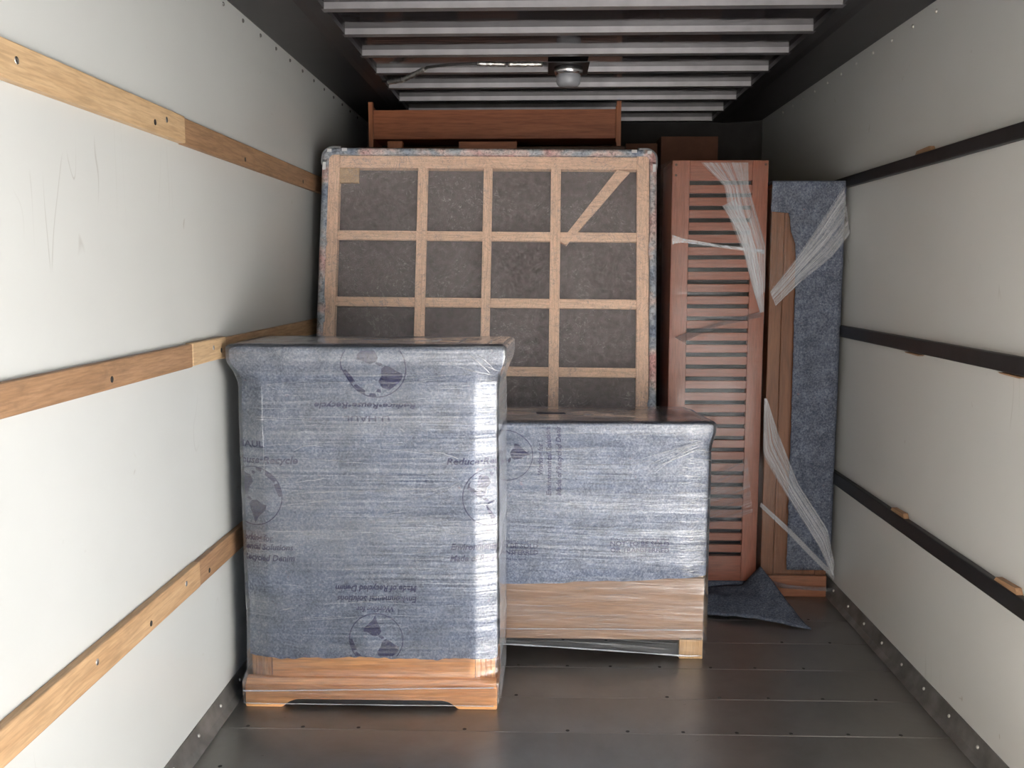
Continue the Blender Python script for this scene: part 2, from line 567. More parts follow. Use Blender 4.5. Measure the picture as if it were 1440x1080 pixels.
for n, (xw, sgn) in enumerate(((XL, 1), (XR, -1))):
    t = MB()
    pr = [(xw, 2.338), (xw + sgn * 0.012, 2.332), (xw + sgn * 0.235, 2.319), (xw + sgn * 0.262, 2.3235), (xw + sgn * 0.31, 2.3255), (xw + sgn * 0.31, 2.3460), (xw, 2.3460)]
    t.prism(pr, Y0, Y1, 'y')
    cove = struct(t.build('trim_%d' % (n + 1), 'cove'), 'broad dark cove beam along the top of the %s wall' % ('brighter' if n == 0 else 'shaded'))
    zr = 2.3265 if n == 0 else 2.302
    wl_ = wall_left if n == 0 else wall_right
    rv = None
    y = 3.285 - 0.1985 * 8 if n == 1 else 3.383 - 0.207 * 8
    y00 = y
    for k in range(19):
        yy = y00 + k * (0.1985 if n == 1 else 0.207)
        if rv is None:
            t = MB()
            t.lathe([(0.0075, 0.0), (0.007, 0.003), (0.004, 0.0052)], 0, 0, 8)
            bmesh.ops.transform(t.bm, matrix=Matrix.Translation((xw, yy, zr - 0.012 if n == 0 else zr)) @ Matrix.Rotation(sgn * math.pi / 2, 4, 'Y'), verts=t.bm.verts[:])
            rv = t.build('rivet', 'sill' if n == 0 else 'rivet', wl_)
        else:
            inst(rv, wl_, (0, yy - y00, 0))

for n, (nm, xw, sgn) in enumerate((('baseboard_left', XL, 1), ('baseboard_right', XR, -1))):
    t = MB()
    t.prism([(xw, 0.068), (xw + sgn * 0.004, 0.068), (xw + sgn * 0.018, 0.020), (xw + sgn * 0.034, 0.004), (xw + sgn * 0.034, 0.0), (xw, 0.0)], Y0, Y1, 'y')
    bb = struct(t.build(nm, 'sill'), 'dull metal angle riveted along the foot of the %s wall' % ('brighter' if n == 0 else 'shaded'))
    rv = None
    for k in range(20):
        yy = 2.676 + 0.1968 * (k - 6)
        if rv is None:
            t = MB()
            t.lathe([(0.0062, -0.002), (0.006, 0.0025), (0.0035, 0.0045)], 0, 0, 8)
            bmesh.ops.transform(t.bm, matrix=Matrix.Translation((xw + sgn * 0.0115, yy, 0.042)) @ Matrix.Rotation(sgn * math.radians(74), 4, 'Y'), verts=t.bm.verts[:])
            rv = t.build('rivet', 'rivet', bb)
            y00 = yy
        else:
            inst(rv, bb, (0, yy - y00, 0))

# wooden rub rails on the left wall: each rail is a row of boards
def left_rail(n, z0, z1, boards, label):
    r = bpy.data.objects.new('trim_%d' % n, None)
    COL.objects.link(r)
    r.location = (XL, 2.0, z0)
    struct(r, label)
    for (a, b, th, mt, dz, screws) in boards:
        bd = MB().box(XL, XL + th, a + 0.001, b - 0.001, z0 + dz, z1 + dz, 0.003).build('board', mt, r)
        for (yy, fz) in screws:
            t = MB()
            t.lathe([(0.008, 0.0), (0.008, 0.0012), (0.0045, 0.0018)], 0, 0, 10)
            bmesh.ops.transform(t.bm, matrix=Matrix.Translation((XL + th - 0.0006, yy, z0 + dz + (z1 - z0) * fz)) @ Matrix.Rotation(math.pi / 2, 4, 'Y'), verts=t.bm.verts[:])
            t.build('screw', 'foil' if fz > 0.5 else 'screw', bd)
left_rail(3, 1.808, 1.884, [(Y0, 2.735, 0.024, 'pale_y', 0.0, [(1.86, 0.55), (2.60, 0.6), (2.52, 0.35)]), (2.735, Y1, 0.019, 'pine2_y', -0.002, [(4.1, 0.3), (3.3, 0.3)])],
          'pine rub rail, topmost on the brighter wall, a pale board then a brown one')
left_rail(4, 1.162, 1.230, [(Y0, 2.726, 0.022, 'pine2_y', 0.0, [(2.2, 0.35)]), (2.726, 3.02, 0.024, 'pale_y', 0.003, [(2.9, 0.6), (2.97, 0.4)]), (3.02, Y1, 0.018, 'pine_y', -0.002, [(3.4, 0.5)])],
          'wooden rub rail, middle one on the brighter wall')
left_rail(5, 0.499, 0.576, [(Y0, 2.713, 0.024, 'pine_y', 0.0, [(2.05, 0.6), (2.35, 0.3), (2.6, 0.6)]), (2.713, Y1, 0.020, 'pine2_y', -0.002, [(2.8, 0.3)])],
          'wooden rub rail, lowest on the brighter wall')
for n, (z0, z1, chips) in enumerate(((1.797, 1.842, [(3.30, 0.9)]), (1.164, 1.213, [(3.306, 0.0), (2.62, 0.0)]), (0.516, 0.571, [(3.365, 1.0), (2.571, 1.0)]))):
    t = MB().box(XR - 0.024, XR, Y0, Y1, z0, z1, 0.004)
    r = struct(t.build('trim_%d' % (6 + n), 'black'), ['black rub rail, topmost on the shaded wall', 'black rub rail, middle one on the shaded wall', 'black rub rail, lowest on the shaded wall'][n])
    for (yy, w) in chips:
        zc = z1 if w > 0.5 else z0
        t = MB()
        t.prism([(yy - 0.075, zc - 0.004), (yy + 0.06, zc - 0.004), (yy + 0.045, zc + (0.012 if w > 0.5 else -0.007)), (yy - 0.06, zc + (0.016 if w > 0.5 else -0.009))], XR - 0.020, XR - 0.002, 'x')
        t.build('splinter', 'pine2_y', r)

# rear door frame around the opening
door = bpy.data.objects.new('door_1', None)
COL.objects.link(door)
door.location = (0.134, Y0 - 0.05, 0)
struct(door, 'open rear doorway frame of the truck')
B('post', 'sill', door, XL - 0.06, XL + 0.03, Y0 - 0.1, Y0, -0.10, 2.45)
B('post', 'sill', door, XR - 0.03, XR + 0.06, Y0 - 0.1, Y0, -0.10, 2.45)
B('header', 'sill', door, XL - 0.06, XR + 0.06, Y0 - 0.1, Y0, 2.30, 2.45)

# ================================================================== lofted covers (blankets and film)
def resample(poly, n, smooth=3):
    L = []
    P = [Vector((p[0], p[1])) for p in poly]
    m = len(P)
    seg = [(P[(i + 1) % m] - P[i]).length for i in range(m)]
    tot = sum(seg)
    out = []
    for k in range(n):
        d = tot * k / n
        i = 0
        while d > seg[i]:
            d -= seg[i]
            i += 1
        out.append(P[i].lerp(P[(i + 1) % m], d / seg[i]))
    for _ in range(smooth):
        out = [(out[i - 1] + out[i] * 2 + out[(i + 1) % n]) / 4 for i in range(n)]
    return out
class Cover:
    """vertical sleeve: plan loop at each height, with a soft uneven surface"""
    def __init__(s, base, top, z0, z1, zf, wob=0.004, n=260, seed=0.0, smooth=3, bot=None, zb=(0.10, 0.14)):
        s.bot = resample(bot, n, smooth) if bot else None
        s.zb = zb
        s.n, s.z0, s.z1, s.zf, s.wob, s.seed = n, z0, z1, zf, wob, seed
        s.base, s.top = resample(base, n, smooth), resample(top, n, smooth)
        s.c = Vector((sum(p.x for p in s.base) / n, sum(p.y for p in s.base) / n))
        # arclength along base from the first point
        s.arc = [0.0]
        for i in range(n):
            s.arc.append(s.arc[-1] + (s.base[(i + 1) % n] - s.base[i]).length)
    def w(s, z):
        t = (z - s.zf[0]) / (s.zf[1] - s.zf[0])
        t = max(0.0, min(1.0, t))
        return t * t * (3 - 2 * t)
    def pt(s, i, z, off=0.0):
        i0 = int(math.floor(i)); fr = i - i0
        a = s.base[i0 % s.n].lerp(s.base[(i0 + 1) % s.n], fr)
        b = s.top[i0 % s.n].lerp(s.top[(i0 + 1) % s.n], fr)
        p = a.lerp(b, s.w(z))
        if s.bot and z < s.zb[1]:
            q = s.bot[i0 % s.n].lerp(s.bot[(i0 + 1) % s.n], fr)
            k = min(1.0, (s.zb[1] - z) / (s.zb[1] - s.zb[0]))
            p = p.lerp(q, k * k * (3 - 2 * k))
        q0 = s.base[(i0 - 1) % s.n]; q1 = s.base[(i0 + 2) % s.n]
        d = (q1 - q0).normalized()
        nn = Vector((d.y, -d.x))
        if nn.dot(p - s.c) < 0:
            nn = -nn
        k = noise.noise(Vector((p.x * 5 + s.seed, p.y * 5, z * 5))) * s.wob + noise.noise(Vector((p.x * 14 + s.seed, p.y * 14, z * 17))) * s.wob * 0.4
        p = p + nn * (k + off)
        return Vector((p.x, p.y, z))
    def index_at_arc(s, d):
        d %= s.arc[-1]
        lo, hi = 0, s.n
        while hi - lo > 1:
            m = (lo + hi) // 2
            if s.arc[m] <= d: lo = m
            else: hi = m
        return lo + (d - s.arc[lo]) / max(1e-9, s.arc[lo + 1] - s.arc[lo])
    def front_ref(s, x):
        best = min(range(s.n), key=lambda i: (abs(s.base[i].x - x) + (10 if s.base[i].y > s.c.y else 0)))
        # sign: does x grow with index on the front?
        g0 = 1 if s.base[(best + 1) % s.n].x > s.base[best].x else -1
        s.ref = (x, s.arc[best] - (s.base[best].x - x) * g0, g0)
    def surf(s, x, z, off):
        d = s.ref[1] + (x - s.ref[0]) * s.ref[2]
        return s.pt(s.index_at_arc(d), z, off)
    def mesh(s, name, mat, off=0.0, nz_=110, cap=True, zlow=None, lowwave=None, origin=None, parent=None, solid=0.0, capmat=None):
        t = MB()
        z0 = s.z0 if zlow is None else zlow
        rows = []
        for r in range(nz_ + 1):
            f = r / nz_
            row = []
            for i in range(s.n):
                zb = z0 + (lowwave(s.base[i]) if lowwave else 0.0)
                z = zb + (s.z1 - zb) * f
                row.append(s.pt(i, z, off))
            rows.append(row)
        # rounded shoulder and top
        if cap:
            top = rows[-1]
            c = sum(top, Vector()) / len(top)
            for (sh, dz) in ((0.006, 0.006), (0.016, 0.010), (0.05, 0.011), (0.12, 0.011), (0.25, 0.011), (0.38, 0.011)):
                row = []
                for p in top:
                    d = p - c
                    # shrink towards the middle line of the top so that the cap stays regular
                    k = sh / max(0.2, d.length) if sh < 0.1 else sh / 0.42
                    q = c + d * (1 - min(0.97, k))
                    q.z = p.z + dz + noise.noise(Vector((q.x * 7, q.y * 7, 3))) * 0.002 * min(1, sh * 20)
                    row.append(q)
                rows.append(row)
        U = s.arc
        def uv(a, b):
            return (U[b] if b < len(U) else U[-1], rows[a][0].z if a <= nz_ else s.z1 + 0.02 * (a - nz_))
        t.grid(rows, uv, True)
        return t.build(name, mat, parent, origin, solid)

def text_pts(s, w, h, shear=0.22, bold=0.03, rot=0, x0=0.0, z0=0.0, anchor='l'):
    """lettering as a flat mesh: returns verts (x,z) and faces; fitted to width w and cap height h"""
    cu = bpy.data.curves.new('lettering', 'FONT')
    cu.body = s
    cu.shear = shear
    cu.offset = bold
    cu.resolution_u = 2
    ob = bpy.data.objects.new('lettering', cu)
    COL.objects.link(ob)
    dg = bpy.context.evaluated_depsgraph_get()
    me = bpy.data.meshes.new_from_object(ob.evaluated_get(dg))
    vs = [v.co.copy() for v in me.vertices]
    fs = [tuple(p.vertices) for p in me.polygons]
    bpy.data.objects.remove(ob)
    bpy.data.curves.remove(cu)
    bpy.data.meshes.remove(me)
    xa, xb = min(v.x for v in vs), max(v.x for v in vs)
    kx, kz = w / (xb - xa), h / 0.69
    out = []
    ca, sa = math.cos(rot), math.sin(rot)
    for v in vs:
        a, b = (v.x - xa) * kx, v.y * kz
        if anchor == 'c': a -= w / 2
        if anchor == 'r': a -= w
        out.append((x0 + a * ca - b * sa, z0 + a * sa + b * ca))
    return out, fs
def ink(cover, name, vf, parent, off=0.0016):
    vs, fs = vf
    t = MB()
    V = [t.bm.verts.new((x, 0, z)) for x, z in vs]
    for f in fs:
        try:
            t.bm.faces.new([V[i] for i in f])
        except ValueError:
            pass
    for zc, up in ((cover.z0 + 0.012, -1), (cover.z1, 1)):        # ink stops at the hem and at the top edge
        bmesh.ops.bisect_plane(t.bm, geom=t.bm.verts[:] + t.bm.edges[:] + t.bm.faces[:], plane_co=(0, 0, zc), plane_no=(0, 0, up), clear_outer=True)
    for v in t.bm.verts:
        v.co = cover.surf(v.co.x, v.co.z, off)
    return t.build(name, 'ink', parent)
CONT = [  # rough continents inside a unit disc, north up
    [(-0.62, 0.62), (-0.35, 0.78), (-0.12, 0.70), (-0.02, 0.48), (-0.16, 0.30), (-0.22, 0.08), (-0.36, -0.02), (-0.52, 0.06), (-0.66, 0.18), (-0.84, 0.30), (-0.78, 0.48)],
    [(-0.30, -0.06), (-0.20, -0.02), (-0.08, -0.12), (-0.14, -0.16), (-0.26, -0.12)],
    [(-0.10, -0.16), (0.10, -0.12), (0.30, -0.26), (0.46, -0.30), (0.42, -0.46), (0.28, -0.58), (0.14, -0.72), (0.02, -0.92), (-0.04, -0.70), (-0.14, -0.48), (-0.20, -0.30)],
    [(0.10, 0.98), (0.34, 0.92), (0.30, 0.82), (0.12, 0.86)],
    [(0.46, 0.86), (0.66, 0.72), (0.80, 0.52), (0.72, 0.48), (0.58, 0.60), (0.44, 0.72)],
    [(0.72, 0.40), (0.86, 0.44), (0.96, 0.22), (0.98, 0.0), (0.88, -0.02), (0.80, 0.18)],
    [(-0.06, 0.86), (0.10, 0.80), (0.02, 0.70), (-0.06, 0.76)],
]
def globe_pts(x0, z0, r, rot=0.0):
    vs, fs = [], []
    ca, sa = math.cos(rot), math.sin(rot)
    def T(a, b):
        return (x0 + (a * ca - b * sa) * r, z0 + (a * sa + b * ca) * r)
    n = 64
    for k in range(n):
        th = 2 * math.pi * k / n
        for rr in (1.0, 0.965):
            vs.append(T(math.cos(th) * rr, math.sin(th) * rr))
    for k in range(n):
        a, b = 2 * k, 2 * ((k + 1) % n)
        fs.append((a, a + 1, b + 1, b))
    for c in CONT:
        i0 = len(vs)
        vs += [T(*p) for p in c]
        fs.append(tuple(range(i0, i0 + len(c))))
    return vs, fs

# ================================================================== tall chest of drawers, wrapped
CX0, CX1, CY, CYB = -0.972, -0.143, 2.975, 3.325
chest = thing('chest_of_drawers', 'tall honey-oak chest of drawers under a grey pad, nearest the brighter wall', 'chest of drawers', ((CX0 + CX1) / 2, 3.2, 0))
FD = 0.027     # how far the canted corner posts fall back
pl = [(CX0 - 0.006, 0.0), (CX0 - 0.006, 0.078), (CX1 + 0.004, 0.078), (CX1 + 0.004, 0.0), (-0.268, 0.0), (-0.292, 0.020), (-0.318, 0.0285), (-0.808, 0.0275), (-0.832, 0.019), (-0.856, 0.0)]
MB().prism(pl, 2.958, 2.982, 'y', 0.0025).build('plinth', 'oak_x', chest)
MB().prism([(CY + 0.007, 0), (CYB, 0), (CYB, 0.078), (CY + 0.007, 0.078)], CX0 - 0.004, CX0 + 0.018, 'x').build('plinth_side', 'oak_x', chest)
MB().prism([(CY + 0.007, 0), (CYB, 0), (CYB, 0.078), (CY + 0.007, 0.078)], CX1 - 0.018, CX1 + 0.002, 'x').build('plinth_side', 'oak_x', chest)
MB().prism([(2.962, 0.078), (2.974, 0.094), (2.99, 0.098), (3.0, 0.078)], CX0 - 0.004, CX1 + 0.002, 'x').build('moulding', 'oak_x', chest)
B('carcass', 'oak_z', chest, CX0 + 0.008, CX1 - 0.008, 3.03, CYB - 0.01, 0.03, 1.18)
B('front_rail', 'oak_x', chest, -0.893, -0.213, 2.985, 3.03, 0.08, 0.20, 0.003)
for k in range(4):
    d = B('drawer', 'oak_x', chest, -0.885, -0.221, 2.988, 3.03, 0.21 + 0.238 * k, 0.21 + 0.238 * k + 0.23, 0.005)
def pilaster(xa, xb, ya, yb):
    """fluted post with a canted face from (xa,ya) to (xb,yb)"""
    A, Bv = Vector((xa, ya)), Vector((xb, yb))
    d = (Bv - A).normalized()
    nn = Vector((d.y, -d.x))
    L = (Bv - A).length
    pts = [A]
    for k in range(3):
        c = 0.25 + 0.25 * k
        for (o, dep) in ((-0.07, 0), (-0.045, 0.004), (0, 0.0055), (0.045, 0.004), (0.07, 0)):
            pts.append(A + d * L * (c + o) - nn * dep)
    pts.append(Bv)
    pts += [Vector((xb, 3.04)), Vector((xa, 3.04))]
    t = MB()
    t.prism([(p.x, p.y) for p in pts], 0.078, 1.17, 'z')
    return t.build('corner_post', 'oak_z', chest)
pilaster(CX0 + 0.004, -0.895, 2.985 + FD, 2.985)
pilaster(-0.211, CX1 - 0.004, 2.985, 2.985 + FD)
B('top', 'oak_x', chest, CX0 - 0.012, CX1 + 0.014, 2.968, CYB + 0.005, 1.165, 1.192, 0.006)

base = [(CX0 + 0.0, CYB + 0.01), (CX0 + 0.0, CY + FD), (-0.895, CY), (-0.211, CY), (CX1 + 0.003, CY + FD), (CX1 + 0.003, CYB + 0.01)]
top = [(CX0 - 0.024, CYB + 0.018), (CX0 - 0.024, CY - 0.014), (-0.895, CY - 0.017), (-0.211, CY - 0.017), (CX1 + 0.026, CY - 0.012), (CX1 + 0.024, CYB + 0.018)]
cov1 = Cover(base, top, 0.163, 1.193, (1.085, 1.165), 0.0035, 420, 1.0, 1)
cov1.front_ref(-0.55)
low1 = lambda p: 0.010 * noise.noise(Vector((p.x * 9, p.y * 9, 0))) + 0.004 * noise.noise(Vector((p.x * 40, p.y * 40, 5))) + (0.004 if p.y < 3.1 else 0.0)
pad1 = cov1.mesh('moving_blanket', 'denim', 0.0, 110, True, None, low1, ((CX0 + CX1) / 2, 3.2, 0.163))
tag(pad1, 'grey-blue denim moving pad with globe prints, draped over the tall chest', 'blanket')
pm = lambda px, py: at(px, py, CY)
def place(px, py):
    p = at(px, py, CY)
    return p.x, p.z
PI = math.pi
M1 = 2.96 / 1320 * 1.006
def T1(s, px, py, wpx, hpx, rot=0.0, anchor='l', **k):
    x, z = place(px, py)
    ink(cov1, 'printed_lettering', text_pts(s, wpx * M1, hpx * M1, rot=rot, x0=x, z0=z, anchor=anchor, **k), pad1)
# upside-down print at the top
ink(cov1, 'printed_globe', globe_pts(*place(529, 516), 44 * M1, PI + 0.1), pad1)
T1('Reduce\u2022Reuse\u2022Recycle', 585, 567, 146, 8, PI, 'l')
T1('U-HAUL', 548, 585, 66, 8, PI, 'l', shear=0, bold=0.02)
# print round the left corner
T1('U-HAUL', 371, 629, 62, 9, 0, 'r', shear=0, bold=0.02)
T1('Reduce\u2022Reuse\u2022Recycle', 419, 652, 152, 10, 0, 'r')
ink(cov1, 'printed_globe', globe_pts(*place(355, 698), 44 * M1, 0.0), pad1)
T1('Working for', 385, 761, 60, 9, 0, 'r')
T1('Environmental Solutions', 413, 774, 122, 9, 0, 'r')
T1('Made of Recycled Denim', 415, 789, 124, 9, 0, 'r')
# print at the right corner
T1('Reduce\u2022Reuse\u2022Recycle', 628, 653, 146, 9, 0, 'l')
ink(cov1, 'printed_globe', globe_pts(*place(692, 700), 43 * M1, 0.0), pad1)
T1('Environmental Solutions', 634, 773, 122, 9, 0, 'l')
T1('Made of Recycled Denim', 633, 789, 124, 9, 0, 'l')
# upside-down print near the hem
T1('Made of Recycled Denim', 586, 824, 119, 9, PI, 'l')
T1('Environmental Solutions', 586, 839, 117, 9, PI, 'l')
T1('Working for', 553, 853, 55, 8, PI, 'l')
ink(cov1, 'printed_globe', globe_pts(*place(529, 899), 40 * M1, PI), pad1)

fb = [(CX0 - 0.008, CYB + 0.02), (CX0 - 0.008, CY + FD - 0.004), (-0.897, CY - 0.007), (-0.209, CY - 0.007), (CX1 + 0.010, CY + FD - 0.004), (CX1 + 0.022, CYB + 0.02)]
ft = [(CX0 - 0.034, CYB + 0.03), (CX0 - 0.032, CY - 0.022), (-0.897, CY - 0.024), (-0.209, CY - 0.024), (CX1 + 0.034, CY - 0.014), (CX1 + 0.052, CYB + 0.03)]
fo = [(CX0 - 0.014, CYB + 0.02), (CX0 - 0.014, CY - 0.022), (-0.897, CY - 0.023), (-0.209, CY - 0.023), (CX1 + 0.012, CY - 0.022), (CX1 + 0.022, CYB + 0.02)]
covf1 = Cover(fb, ft, 0.016, 1.203, (1.07, 1.17), 0.0035, 420, 1.0, 1, fo, (0.09, 0.12))
lowf1 = lambda p: 0.0 + (0.012 * (p.x + 0.55) if p.y < 3.2 else 0.03) + 0.01
film1 = covf1.mesh('stretch_wrap', 'film', 0.002, 120, True, None, None, ((CX0 + CX1) / 2, 3.2, 0.045))
tag(film1, 'clear stretch wrap wound tightly around the tall padded chest', 'plastic wrap')

# ================================================================== low dresser, wrapped
DX0, DX1, DY, DYB = -0.50, 0.612, 3.392, 3.745
dres = thing('dresser', 'low tan dresser under a grey pad, just behind the tall chest', 'dresser', ((DX0 + DX1) / 2, 3.57, 0))
B('carcass', 'tan_x', dres, DX0 + 0.01, DX1 - 0.008, DY + 0.02, DYB, 0.085, 0.86)
B('front_panel', 'tan_x', dres, DX0, DX1, DY, DY + 0.022, 0.073, 0.312, 0.003)
B('drawer_rail', 'tan_x', dres, DX0, DX1 - 0.07, DY + 0.002, DY + 0.022, 0.312, 0.345)
B('side_panel', 'tan_z', dres, DX1 - 0.02, DX1 - 0.001, DY + 0.02, DYB, 0.073, 0.86, 0.003)
for (xa, xb) in ((DX1 - 0.088, DX1), (DX0, DX0 + 0.088)):
    for (ya, yb) in ((DY, DY + 0.03), (DYB - 0.05, DYB)):
        B('foot', 'tan_z', dres, xa, xb, ya, yb, 0.0, 0.085, 0.003)
for k in range(2):
    B('drawer', 'tan_x', dres, DX0 + 0.03, DX1 - 0.03, DY + 0.004, DY + 0.024, 0.345 + 0.25 * k, 0.345 + 0.25 * k + 0.24, 0.004)
B('top', 'tan_x', dres, DX0 - 0.012, DX1 - 0.004, DY + 0.010, DYB + 0.005, 0.858, 0.882, 0.006)
db = [(DX0 - 0.01, DYB + 0.01), (DX0 - 0.01, DY - 0.009), (0.2, DY - 0.010), (DX1 - 0.100, DY - 0.011), (DX1 - 0.05, DY - 0.007), (DX1 + 0.003, DY + 0.0015), (DX1 + 0.009, DY + 0.013), (DX1 + 0.009, DYB + 0.01)]
dt = [(DX0 - 0.022, DYB + 0.015), (DX0 - 0.022, DY - 0.016), (0.2, DY - 0.018), (DX1 - 0.088, DY - 0.019), (DX1 - 0.038, DY - 0.015), (DX1 + 0.015, DY - 0.0065), (DX1 + 0.022, DY + 0.006), (DX1 + 0.010, DYB + 0.015)]
cov2 = Cover(db, dt, 0.30, 0.884, (0.80, 0.865), 0.0035, 420, 7.0, 1)
cov2.front_ref(0.2)
low2 = lambda p: 0.018 * (p.x - 0.2) / 0.4 + 0.006 * noise.noise(Vector((p.x * 12, p.y * 12, 2)))
pad2 = cov2.mesh('moving_blanket', 'denim', 0.0, 80, True, None, low2, ((DX0 + DX1) / 2, 3.57, 0.30))
tag(pad2, 'grey-blue denim moving pad with sideways print, draped over the low dresser', 'blanket')
M2 = 3.385 / 1320 * 1.006
def place2(px, py):
    p = at(px, py, DY - 0.012)
    return p.x, p.z
def T2(s, px, py, wpx, hpx, rot=0.0, anchor='l', **k):
    x, z = place2(px, py)
    ink(cov2, 'printed_lettering', text_pts(s, wpx * M2, hpx * M2, rot=rot, x0=x, z0=z, anchor=anchor, **k), pad2)
ink(cov2, 'printed_globe', globe_pts(*place2(713, 640), 37 * M2, PI / 2), pad2)
T2('Working for', 763, 668, 46, 7, PI / 2, 'l')
T2('Environmental Solutions', 775, 697, 103, 7, PI / 2, 'l')
T2('Made of Recycled Denim', 789, 697, 105, 7, PI / 2, 'l')
for (xr, yr) in ((941, 768), (757, 771)):
    T2('This is the property of U-Haul', xr, yr - 8, 84, 4, 0, 'r', shear=0, bold=0.0)
    T2('NOT TO BE SOLD', xr, yr, 84, 6.5, 0, 'r', shear=0, bold=0.025)
    T2('OR TRANSFERRED', xr, yr + 9, 84, 6.5, 0, 'r', shear=0, bold=0.025)
    T2('to be Returned', xr - 18, yr + 17, 46, 3.5, 0, 'r', shear=0, bold=0.0)
f2b = [(DX0 - 0.018, DYB + 0.02), (DX0 - 0.018, DY - 0.016), (0.2, DY - 0.017), (DX1 - 0.100, DY - 0.018), (DX1 - 0.05, DY - 0.014), (DX1 + 0.008, DY - 0.0055), (DX1 + 0.015, DY + 0.010), (DX1 + 0.016, DYB + 0.02)]
f2t = [(DX0 - 0.03, DYB + 0.022), (DX0 - 0.03, DY - 0.024), (0.2, DY - 0.026), (DX1 - 0.088, DY - 0.027), (DX1 - 0.038, DY - 0.023), (DX1 + 0.022, DY - 0.0145), (DX1 + 0.030, DY + 0.001), (DX1 - 0.02, DYB + 0.022)]
f2o = [(DX0 - 0.018, DYB + 0.02), (DX0 - 0.018, DY - 0.012), (0.2, DY - 0.012), (DX1 - 0.100, DY - 0.012), (DX1 - 0.05, DY - 0.012), (DX1 + 0.006, DY - 0.011), (DX1 + 0.014, DY - 0.002), (DX1 + 0.016, DYB + 0.02)]
covf2 = Cover(f2b, f2t, 0.030, 0.893, (0.78, 0.875), 0.0035, 420, 7.0, 1, f2o, (0.29, 0.36))
lowf2 = lambda p: max(0.0, 0.040 * (0.55 - p.x) / 0.7) - 0.012
film2 = covf2.mesh('stretch_wrap', 'film2', 0.002, 100, True, None, lowf2, ((DX0 + DX1) / 2, 3.57, 0.03))
tag(film2, 'clear stretch wrap wound tightly around the low padded dresser', 'plastic wrap')
def hem(cov, film, xa, xb, zf, r, off, n=40):
    """rolled lower edge of the film"""
    pts = []
    for k in range(n + 1):
        x = xa + (xb - xa) * k / n
        p = cov.surf(x, zf(x), off)
        pts.append(p)
    t = MB().tube(pts, [r * (0.7 + 0.5 * noise.noise(Vector((q.x * 9, 1, 2)))) for q in pts], 6)
    return t.build('rolled_edge', 'film_rope', film)
covf1.front_ref(-0.55)
covf2.front_ref(0.2)
hem(covf1, film1, -0.97, -0.15, lambda x: 0.058 + 0.022 * (x + 0.97) / 0.8, 0.0028, 0.003)
hem(covf1, film1, -0.97, -0.15, lambda x: 0.016, 0.0022, 0.002)
hem(covf2, film2, -0.2, 0.60, lambda x: 0.030 - 0.012 + max(0.0, 0.040 * (0.55 - x) / 0.7), 0.0040, 0.002)
hem(covf2, film2, -0.2, 0.60, lambda x: 0.116 + 0.004 * x, 0.0024, 0.001)

# stretch creases standing proud of the film
def creases(cov, film, lines, off):
    t = MB()
    for (xa, za, xb, zb, r, sag) in lines:
        n = max(6, int(math.hypot(xb - xa, zb - za) / 0.012))
        ph = random.uniform(0, 50)
        pts, rad = [], []
        for k in range(n + 1):
            f = k / n
            z = za + (zb - za) * f + sag * math.sin(f * PI) + 0.0022 * noise.noise(Vector((f * 7, ph, 1)))
            pts.append(cov.surf(xa + (xb - xa) * f, z, off))
            rad.append(r * (0.12 + 0.9 * math.sin(f * PI) ** 0.6) * (0.7 + 0.6 * abs(noise.noise(Vector((f * 9, ph, 4))))))
        t.tube(pts, rad, 5)
    return t.build('crease', 'film_crease', film)
rnd = random.Random(3)
L1 = []
for k in range(120):
    z = 0.22 + 0.9 * rnd.random() ** 0.75
    L_ = rnd.choice((0.05, 0.09, 0.16, 0.3))
    x = rnd.uniform(-0.95, -0.22 - L_ * 0.6)
    sl = rnd.gauss(0.02, 0.05)
    L1.append((x, z, x + L_, z + L_ * sl, rnd.choice((0.0004, 0.0006, 0.0009)), 0.0))
for k in range(90):      # short ruffles on the canted corner post
    z = rnd.uniform(0.20, 1.10)
    x = rnd.uniform(-0.215, -0.175)
    L1.append((x, z, x + rnd.uniform(0.02, 0.04), z + rnd.uniform(-0.006, 0.006), rnd.choice((0.0005, 0.0009)), 0.0))
L1 += [(-0.245, 1.188, -0.165, 1.115, 0.0022, 0.0), (-0.225, 1.188, -0.150, 1.120, 0.0018, 0.004), (-0.33, 1.165, -0.150, 1.112, 0.0016, -0.004), (-0.205, 1.150, -0.135, 1.125, 0.0020, 0.0),
       (-0.80, 0.865, -0.70, 0.880, 0.0022, 0.012), (-0.36, 0.868, -0.26, 0.842, 0.0020, 0.006), (-0.38, 0.712, -0.25, 0.772, 0.0012, -0.008), (-0.84, 0.755, -0.66, 0.782, 0.0011, 0.0),
       (-0.33, 0.585, -0.27, 0.60, 0.0010, 0.0), (-0.86, 0.33, -0.80, 0.342, 0.0014, 0.0), (-0.893, 0.72, -0.893, 1.09, 0.0006, 0.0)]
creases(covf1, film1, L1, 0.0028)
L2 = []
for k in range(130):
    z = 0.33 + 0.53 * rnd.random() ** 0.7
    L_ = rnd.choice((0.04, 0.08, 0.15, 0.3))
    x = rnd.uniform(-0.15, 0.60 - L_)
    L2.append((x, z, x + L_, z + L_ * rnd.gauss(0.015, 0.03), rnd.choice((0.0004, 0.0006, 0.0009)), 0.0))
for k in range(110):     # ruffles bunched at the free corner
    z = rnd.uniform(0.33, 0.86)
    x = rnd.uniform(0.50, 0.60)
    L_ = rnd.uniform(0.02, 0.06)
    L2.append((x, z, x + L_, z + rnd.uniform(-0.01, 0.012), rnd.choice((0.0005, 0.0009, 0.0014)), 0.0))
for k in range(40):      # streaks over the bare wood
    z = rnd.uniform(0.09, 0.31)
    x = rnd.uniform(-0.15, 0.35)
    L_ = rnd.uniform(0.08, 0.25)
    L2.append((x, z, x + L_, z + L_ * 0.06, 0.0005, 0.0))
